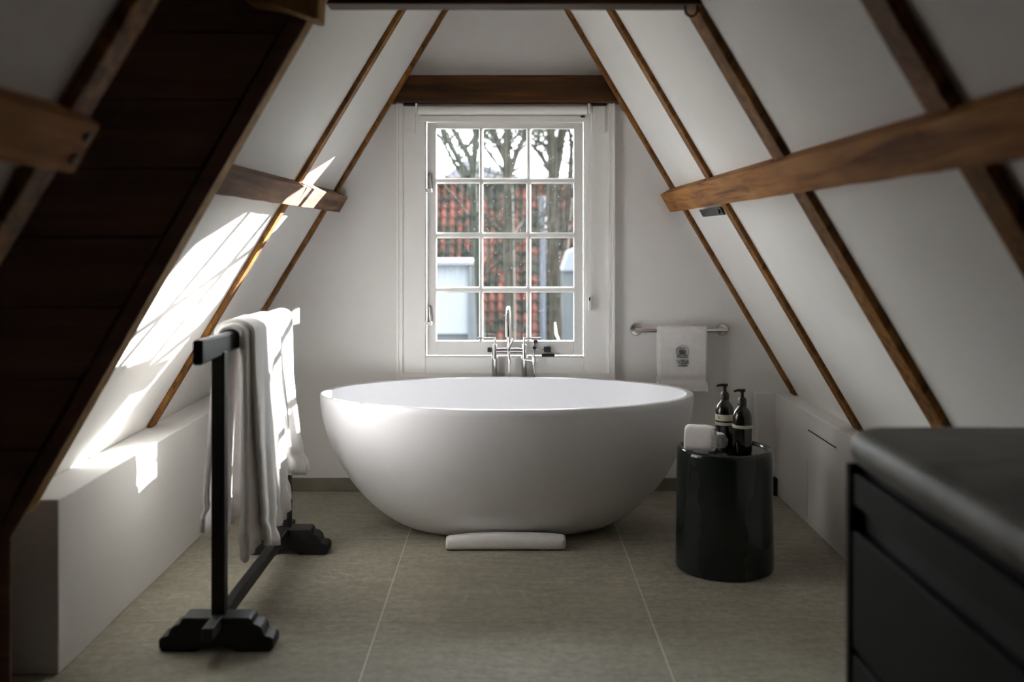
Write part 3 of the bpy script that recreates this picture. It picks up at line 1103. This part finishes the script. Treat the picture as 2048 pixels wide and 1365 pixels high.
# ------------------------------------------------------------------ side table and what stands on it
STX, STY = .820, 3.775
prof = [(.170, .0005), (.1815, .004), (.183, .015), (.182, .10), (.180, .25), (.1785, .40), (.178, .435), (.1765, .447), (.172, .4535), (.166, .455), (.160, .4535), (.156, .449), (.154, .446), (.0, .446)]
st = MB().lathe(prof, (STX, STY, 0), 96).build('side_table', M['lacquer'], origin=(STX, STY, 0), smooth=50)
tag(st, 'glossy dark green drum side table beside the bathtub', 'side table')
ZTB = .4465


def bottle(x, y, label, big):
    b = thing('pump_bottle', (x, y, ZTB), label, 'bottle', 'pump bottles on the side table')
    pr = [(.030, .0003), (.0345, .003), (.0358, .008), (.0358, .124), (.0353, .134), (.0336, .144), (.0298, .154), (.0240, .1625), (.0175, .169), (.0150, .175), (.0140, .182)]
    MB().lathe(pr, (x, y, ZTB), 40).build('bottle_body', M['amber'], b, smooth=50)

    def band(z0, z1, m, nm='label_band'):
        return MB().lathe([(.0358, z0), (.0362, z0 + .0006), (.0362, z1 - .0006), (.0358, z1)], (x, y, ZTB), 40).build(nm, m, b, smooth=50)
    if big:
        lb = band(.098, .122, M['cream'])
        band(.080, .092, M['greylab'])
        for q, zz in enumerate((.113, .108)):
            s = MB()
            for i in range(5):
                a = math.radians(214 + i * 3.2)
                s.box(x + .0364 * math.cos(a) - .0007, x + .0364 * math.cos(a) + .0007, y + .0364 * math.sin(a) - .0003, y + .0364 * math.sin(a) + .0003, ZTB + zz - .0012, ZTB + zz + .0012)
            s.build('printed_text', M['thread'], lb, smooth=0)
    else:
        band(.094, .106, M['cream'])
    pm = MB().lathe([(.0150, .176), (.0168, .178), (.0168, .196), (.0150, .200), (.0110, .205), (.0065, .208), (.0060, .222), (.0075, .226), (.0075, .234)], (x, y, ZTB), 24).build('pump_collar', M['pump'], b)
    MB().tube([(x + .010, y, ZTB + .2315), (x - .018, y - .002, ZTB + .2325), (x - .032, y - .003, ZTB + .2285)], [.0062, .0052, .0040], 12).build('nozzle', M['pump'], pm)
    return b


bottle(.872, 3.705, 'dark pump bottle with one thin cream stripe, nearer the front of the side table', False)
bottle(.836, 3.838, 'dark pump bottle with a broad cream label, partly behind the other bottle', True)


def folded_cloth(name, label, loc, size, rotz, tilt, seed):
    """A face cloth rolled up flat: a spiral sheet with soft corners."""
    w, hgt, dep = size
    t = thing(name, loc, label, 'face cloth', 'face cloths on the side table')
    rnd = random.Random(seed)
    sec = []
    n = 84
    for i in range(n):                              # flat spiral cross-section in local XZ
        q = i / (n - 1)
        a = q * 2 * PI * 2.6 + 2.6
        f_ = .30 + .70 * q
        ca, sa = math.cos(a), math.sin(a)
        e_ = .62
        sec.append((w / 2 * f_ * math.copysign(abs(ca) ** e_, ca), hgt / 2 + hgt / 2 * f_ * math.copysign(abs(sa) ** e_, sa)))
    rows_ = []
    m_ = 12
    R_ = Matrix.Rotation(rotz, 3, 'Z')
    for j in range(m_ + 1):
        v = j / m_
        row = []
        for i, (x, z) in enumerate(sec):
            pin = 1 - .05 * abs(2 * v - 1) ** 3
            p = Vector((x * pin + tilt * z, (v - .5) * dep, z * pin + .004 + .0012 * math.sin(9 * v + i * .2)))
            row.append(tuple(R_ @ p + Vector(loc)))
        rows_.append(row)
    MB().grid(rows_).build('cloth', M['terry'], t, smooth=80, solid=.0065)
    # the rolled core fills the middle so no light shows through
    core = []
    for j in (0, 1):
        v = .02 if j == 0 else .98
        core.append(tuple(R_ @ Vector((tilt * hgt / 2, (v - .5) * dep, hgt / 2 + .004)) + Vector(loc)))
    MB().tube(core, hgt * .15, 12).build('rolled_core', M['weave'], t)
    return t


folded_cloth('face_cloth', 'larger white face cloth rolled up at the front of the side table', (.716, 3.712, ZTB + .004), (.090, .098, .105), math.radians(66), .16, 3)
folded_cloth('face_cloth', 'smaller white face cloth lying behind the larger one, against the bottle', (.790, 3.765, ZTB + .004), (.056, .058, .05), math.radians(20), .1, 9)

# small dark block on the floor
blk = MB().box(1.20, 1.2985, 4.796, 4.836, .0005, .078)
blk.box(1.20, 1.2985, 4.792, 4.836, .078, .085)
tag(blk.build('floor_block', M['iron'], bevel=.002, seg=2, origin=(1.25, 4.815, 0)), 'small dark block on the floor against the low wall behind the side table', 'block')

# ------------------------------------------------------------------ vanity in the foreground
va = thing('vanity', (.95, .9, 0), 'black bathroom vanity with a thick rounded stone top', 'vanity')
VX, VY = .706, 2.125
rc = .085
corner = [(VX + rc - rc * math.cos(a), VY - rc + rc * math.sin(a)) for a in [PI / 2 * i / 8 for i in range(9)]]
poly = [(VX, -.3)] + corner + [(1.125, VY), (1.125, -.3)]
MB().prism(poly, .773, .850, 'Z').build('countertop', M['stone'], va, bevel=.037, seg=8, smooth=60)
MB().box(.745, 1.12, -.28, 2.085, .0005, .772).build('carcass', M['dark'], va, smooth=0)
MB().box(.715, 1.12, 2.086, 2.108, .0005, .772).build('end_panel', M['cabinet'], va, bevel=.002, smooth=0)
MB().box(.722, .7445, -.28, 2.085, .690, .755).build('top_rail', M['cabinet'], va, bevel=.002, smooth=0)
for y0, y1 in ((.92, 2.084), (-.28, .905)):
    for z0, z1 in ((.393, .636), (.05, .378)):
        dr = MB().box(.720, .7445, y0, y1, z0, z1).build('drawer', M['cabinet'], va, bevel=.002, smooth=0)

# ------------------------------------------------------------------ outside the window
gd = MB().box(-30, 30, 5.6, 60, -4.2, -4.0).build('garden_ground', M['soil'], smooth=0)
struct(gd)


def tile_roof(name, label, x0, x1, y0, z0, y1, z1, per, nrow):
    h = thing(name, ((x0 + x1) / 2, y0, -4), label, 'house')
    ncol = int((x1 - x0) / per * 8)
    rows_ = []
    for r in range(nrow):
        for s in (0, 1):
            q = (r + s * .98) / nrow
            row = []
            for c in range(ncol + 1):
                x = x0 + (x1 - x0) * c / ncol
                ph_ = 2 * PI * (x - x0) / per
                hgt = .035 * math.sin(ph_) + .012 * math.sin(2 * ph_) + (.03 if s == 0 else .0)
                row.append((x, y0 + (y1 - y0) * q - hgt * .7, z0 + (z1 - z0) * q + hgt * .7))
            rows_.append(row)
    MB().grid(rows_).build('tiled_roof', M['pantile'], h, smooth=0)
    MB().prism([(y0 + .25, -4.0), (y1 + 4.2, -4.0), (y1 + 4.2, z0), (y1 + .02, z1 - .06), (y0 + .25, z0 - .05)], x0 + .1, x1 - .1, 'X').build('brick_walls', M['brick'], h, smooth=0)
    MB().tube([(x0, y1, z1), (x1, y1, z1)], .12, 10).build('ridge', M['pantile'], h)
    return h


tile_roof('tiled_house', 'house with a mossy red pantile roof behind the garden trees', -7, 5.0, 17.0, -2.2, 19.4, 2.30, .155, 26)
dp = MB().tube([(at(1086, 0, 15.5)[0], 15.5, -4.0), (at(1086, 0, 15.5)[0], 15.5, at(0, 392, 15.5)[2])], .045, 10)
tag(dp.build('blue_pole', M['bluepipe']), 'thin blue-grey pole in front of the red roof', 'pole')

oh = thing('white_outhouse', (-1.5, 13.0, -4), 'low white rendered building below the red roof', 'house')
x1_ = at(936, 0, 12.5)[0]
MB().box(-4.0, x1_, 12.5, 14.2, at(0, 668, 12.5)[2], at(0, 530, 12.5)[2]).build('white_wall', M['render'], oh, smooth=0)
MB().box(-4.0, x1_ + .05, 12.55, 14.2, -4.0, at(0, 668, 12.5)[2] - .002).build('dark_base', M['bluedark'], oh, smooth=0)
MB().box(x1_ + .002, x1_ + .12, 12.44, 14.2, -4.0, at(0, 532, 12.5)[2]).build('side_boards', M['bluedark'], oh, smooth=0)
MB().box(-4.1, x1_ + .1, 12.4, 14.3, at(0, 530, 12.5)[2] + .002, at(0, 523, 12.5)[2]).build('flat_roof', M['slate'], oh, smooth=0)

dh = thing('white_dormer', (1.3, 16.5, -4), 'pale dormer glimpsed behind the trees at the edge of the glass', 'dormer')
a_ = at(1124, 0, 16.2)[0]
MB().prism([(a_, .70), (a_ + .10, 1.0), (a_ + .9, 1.35), (a_ + .9, .70)], 16.2, 16.9).build('dormer_wall', M['render'], dh, smooth=0)
MB().box(a_ + .02, a_ + .9, 16.25, 16.85, -4.0, .699).build('dormer_base', M['bluedark'], dh, smooth=0)

gh = thing('gabled_house', (-3.0, 32, -4), 'distant house with a grey gable roof', 'house')
p0 = at(885, 356, 32)
p1 = at(912, 318, 32)
MB().prism([(p0[0], p0[2]), (p1[0] + .3, p1[2]), (p1[0] + 2.2, p0[2])], 32, 38).build('grey_roof', M['slate'], gh, smooth=0)
MB().box(p0[0] + .15, p1[0] + 2.1, 32.1, 37.9, -4, p0[2] - .01).build('house_wall', M['brick'], gh, smooth=0)


def branch(m, p, d, r, L, depth, rnd, tw, spread):
    """Recursive bare branches; fine twigs go into their own mesh."""
    pts, rs = [p], [r]
    n = 4
    for i in range(n):
        d = (d + Vector((rnd.uniform(-.13, .13), rnd.uniform(-.13, .13), rnd.uniform(-.05, .09)))).normalized()
        p = p + d * (L / n)
        pts.append(p)
        rs.append(r * (1 - .42 * (i + 1) / n))
    (m if r > .012 else tw).tube(pts, rs, 7 if r > .03 else 5, False)
    if depth == 0:
        return
    for i in range(rnd.choice((2, 3, 3)) if depth > 1 else 3):
        k_ = rnd.choice((2, 3, 4))
        q = Vector((rnd.uniform(-1, 1) * spread, rnd.uniform(-1, 1) * spread, rnd.uniform(.1, .8)))
        branch(m, pts[k_], (d * .75 + q).normalized(), rs[k_] * rnd.uniform(.5, .72), L * rnd.uniform(.6, .85), depth - 1, rnd, tw, spread)


def tree(label, Y, trunk, forks, mat, seed, r):
    """trunk and forks are (px, py) polylines seen from the window, set at distance Y."""
    rnd = random.Random(seed)
    b = at(trunk[0][0], 0, Y)
    t = thing('bare_tree', (b[0], Y, -4), label, 'tree', 'bare trees in the garden')
    m, tw = MB(), MB()
    pts = [Vector((b[0], Y, -4.0))] + [Vector(at(px, py, Y)) for px, py in trunk]
    rs = [r * 1.35] + [r * (1 - .3 * i / len(trunk)) for i in range(len(trunk))]
    m.tube(pts, rs, 10, False)
    ends = [(pts[-1], (pts[-1] - pts[-2]).normalized(), rs[-1])]
    for fk, fr in forks:
        fp = [Vector(at(px, py, Y + .12 * i)) for i, (px, py) in enumerate(fk)]
        frs = [r * fr * 1.35 * (1 - .35 * i / len(fp)) for i in range(len(fp))]
        m.tube(fp, frs, 8, False)
        ends.append((fp[-1], (fp[-1] - fp[-2]).normalized(), frs[-1]))
        for q in range(1, len(fp)):
            for _ in range(6):
                dq = (fp[q] - fp[q - 1]).normalized()
                dd = (dq * .4 + Vector((rnd.uniform(-.9, .9), rnd.uniform(-.5, .5), rnd.uniform(-.1, .7)))).normalized()
                branch(m, fp[q], dd, frs[q] * rnd.uniform(.22, .38), .55, 2, rnd, tw, .6)
    for q in range(2, len(pts)):
        for _ in range(7):
            dd = Vector((rnd.uniform(-1, 1), rnd.uniform(-.6, .6), rnd.uniform(.1, .9))).normalized()
            branch(m, pts[q], dd, rs[q] * rnd.uniform(.16, .28), .65, 2, rnd, tw, .6)
    for p, d, rr_ in ends:
        branch(m, p, d, rr_ * .9, .8, 4, rnd, tw, .55)
    m.build('trunk', mat, t, smooth=70)
    tw.build('twigs', mat, t, smooth=0)['kind'] = 'stuff'
    return t


tree('bare tree with a forked trunk behind the middle column of panes', 12.0, [(1020, 640), (1018, 480), (1016, 354), (1013, 300), (1017, 250)],
     [([(1013, 318), (998, 290), (984, 258)], .6), ([(1018, 352), (1032, 310), (1046, 280), (1055, 250)], .45)], M['bark'], 4, .066)
tree('bare tree with twin stems behind the column of panes nearest the bead chain', 14.8, [(1112, 650), (1108, 480), (1106, 354), (1104, 300), (1101, 250)],
     [([(1110, 352), (1119, 310), (1126, 258)], .55), ([(1098, 340), (1082, 308), (1070, 296), (1080, 262)], .3), ([(1128, 500), (1138, 400), (1142, 330)], .5)], M['bark'], 8, .092)
tree('bare tree with long leaning branches behind the column of panes by the catches', 9.2, [(962, 690), (957, 560), (950, 450), (946, 354), (950, 300), (953, 250)],
     [([(938, 354), (918, 322), (900, 290), (884, 258)], .5), ([(926, 356), (908, 325), (893, 296), (882, 258)], .32), ([(948, 330), (930, 300), (908, 262)], .6), ([(940, 470), (944, 400), (932, 356), (920, 330)], .4)], M['barkg'], 15, .036)

cn = MB().tube([(at(1124, 0, 6.3)[0], 6.3, -4.0), Vector(at(1119, 684, 6.3)), Vector(at(1112, 668, 6.3)), Vector(at(1110, 645, 6.3))], [.009, .008, .009, .005], 8)
tag(cn.build('pale_cane', M['cane']), 'pale dry stem standing just outside the bottom pane', 'stem')

# ------------------------------------------------------------------ light
w = bpy.data.worlds.new('sky')
bpy.context.scene.world = w
w.use_nodes = True
nt = w.node_tree
nt.nodes.clear()
o_ = nt.nodes.new('ShaderNodeOutputWorld')
bg = nt.nodes.new('ShaderNodeBackground')
tc = nt.nodes.new('ShaderNodeTexCoord')
sx_ = nt.nodes.new('ShaderNodeSeparateXYZ')
rp = nt.nodes.new('ShaderNodeValToRGB')
rp.color_ramp.elements[0].position = .0
rp.color_ramp.elements[0].color = (.25, .265, .275, 1)
rp.color_ramp.elements[1].position = .5
rp.color_ramp.elements[1].color = (.93, .97, 1.0, 1)
nt.links.new(tc.outputs['Generated'], sx_.inputs[0])
nt.links.new(sx_.outputs[2], rp.inputs[0])
nt.links.new(rp.outputs[0], bg.inputs[0])
bg.inputs[1].default_value = 10.0
nt.links.new(bg.outputs[0], o_.inputs[0])

sd = bpy.data.lights.new('sun', 'SUN')
sd.energy = 23
sd.angle = .0093
sd.color = (1.0, .975, .955)
so = bpy.data.objects.new('sun', sd)
C.objects.link(so)
so.rotation_euler = Vector((-.72, -1.0, -.31)).to_track_quat('-Z', 'Y').to_euler()
so.location = (6, 12, 6)

# ------------------------------------------------------------------ camera
cd = bpy.data.cameras.new('camera')
cam = bpy.data.objects.new('camera', cd)
C.objects.link(cam)
cam.location = (0, 0, H)
cam.rotation_euler = (PI / 2, 0, 0)
cd.sensor_width = 36
cd.lens = 35.0
cd.shift_x = (1024 - CX) / 2048
cd.shift_y = -(682.5 - CY) / 2048
cd.clip_start = .02
cd.clip_end = 200
cd.dof.use_dof = True
cd.dof.focus_distance = 4.25
cd.dof.aperture_fstop = 1.6
bpy.context.scene.camera = cam

sc = bpy.context.scene
sc.view_settings.view_transform = 'Standard'
sc.view_settings.look = 'None'
sc.view_settings.gamma = 1
sc.view_settings.use_curve_mapping = False
sc.view_settings.exposure = 1.5
sc.cycles.use_denoising = True
sc.cycles.max_bounces = 16
sc.cycles.diffuse_bounces = 10
sc.cycles.transparent_max_bounces = 16
sc.cycles.sample_clamp_indirect = 6
sc.cycles.caustics_reflective = False
sc.cycles.caustics_refractive = False
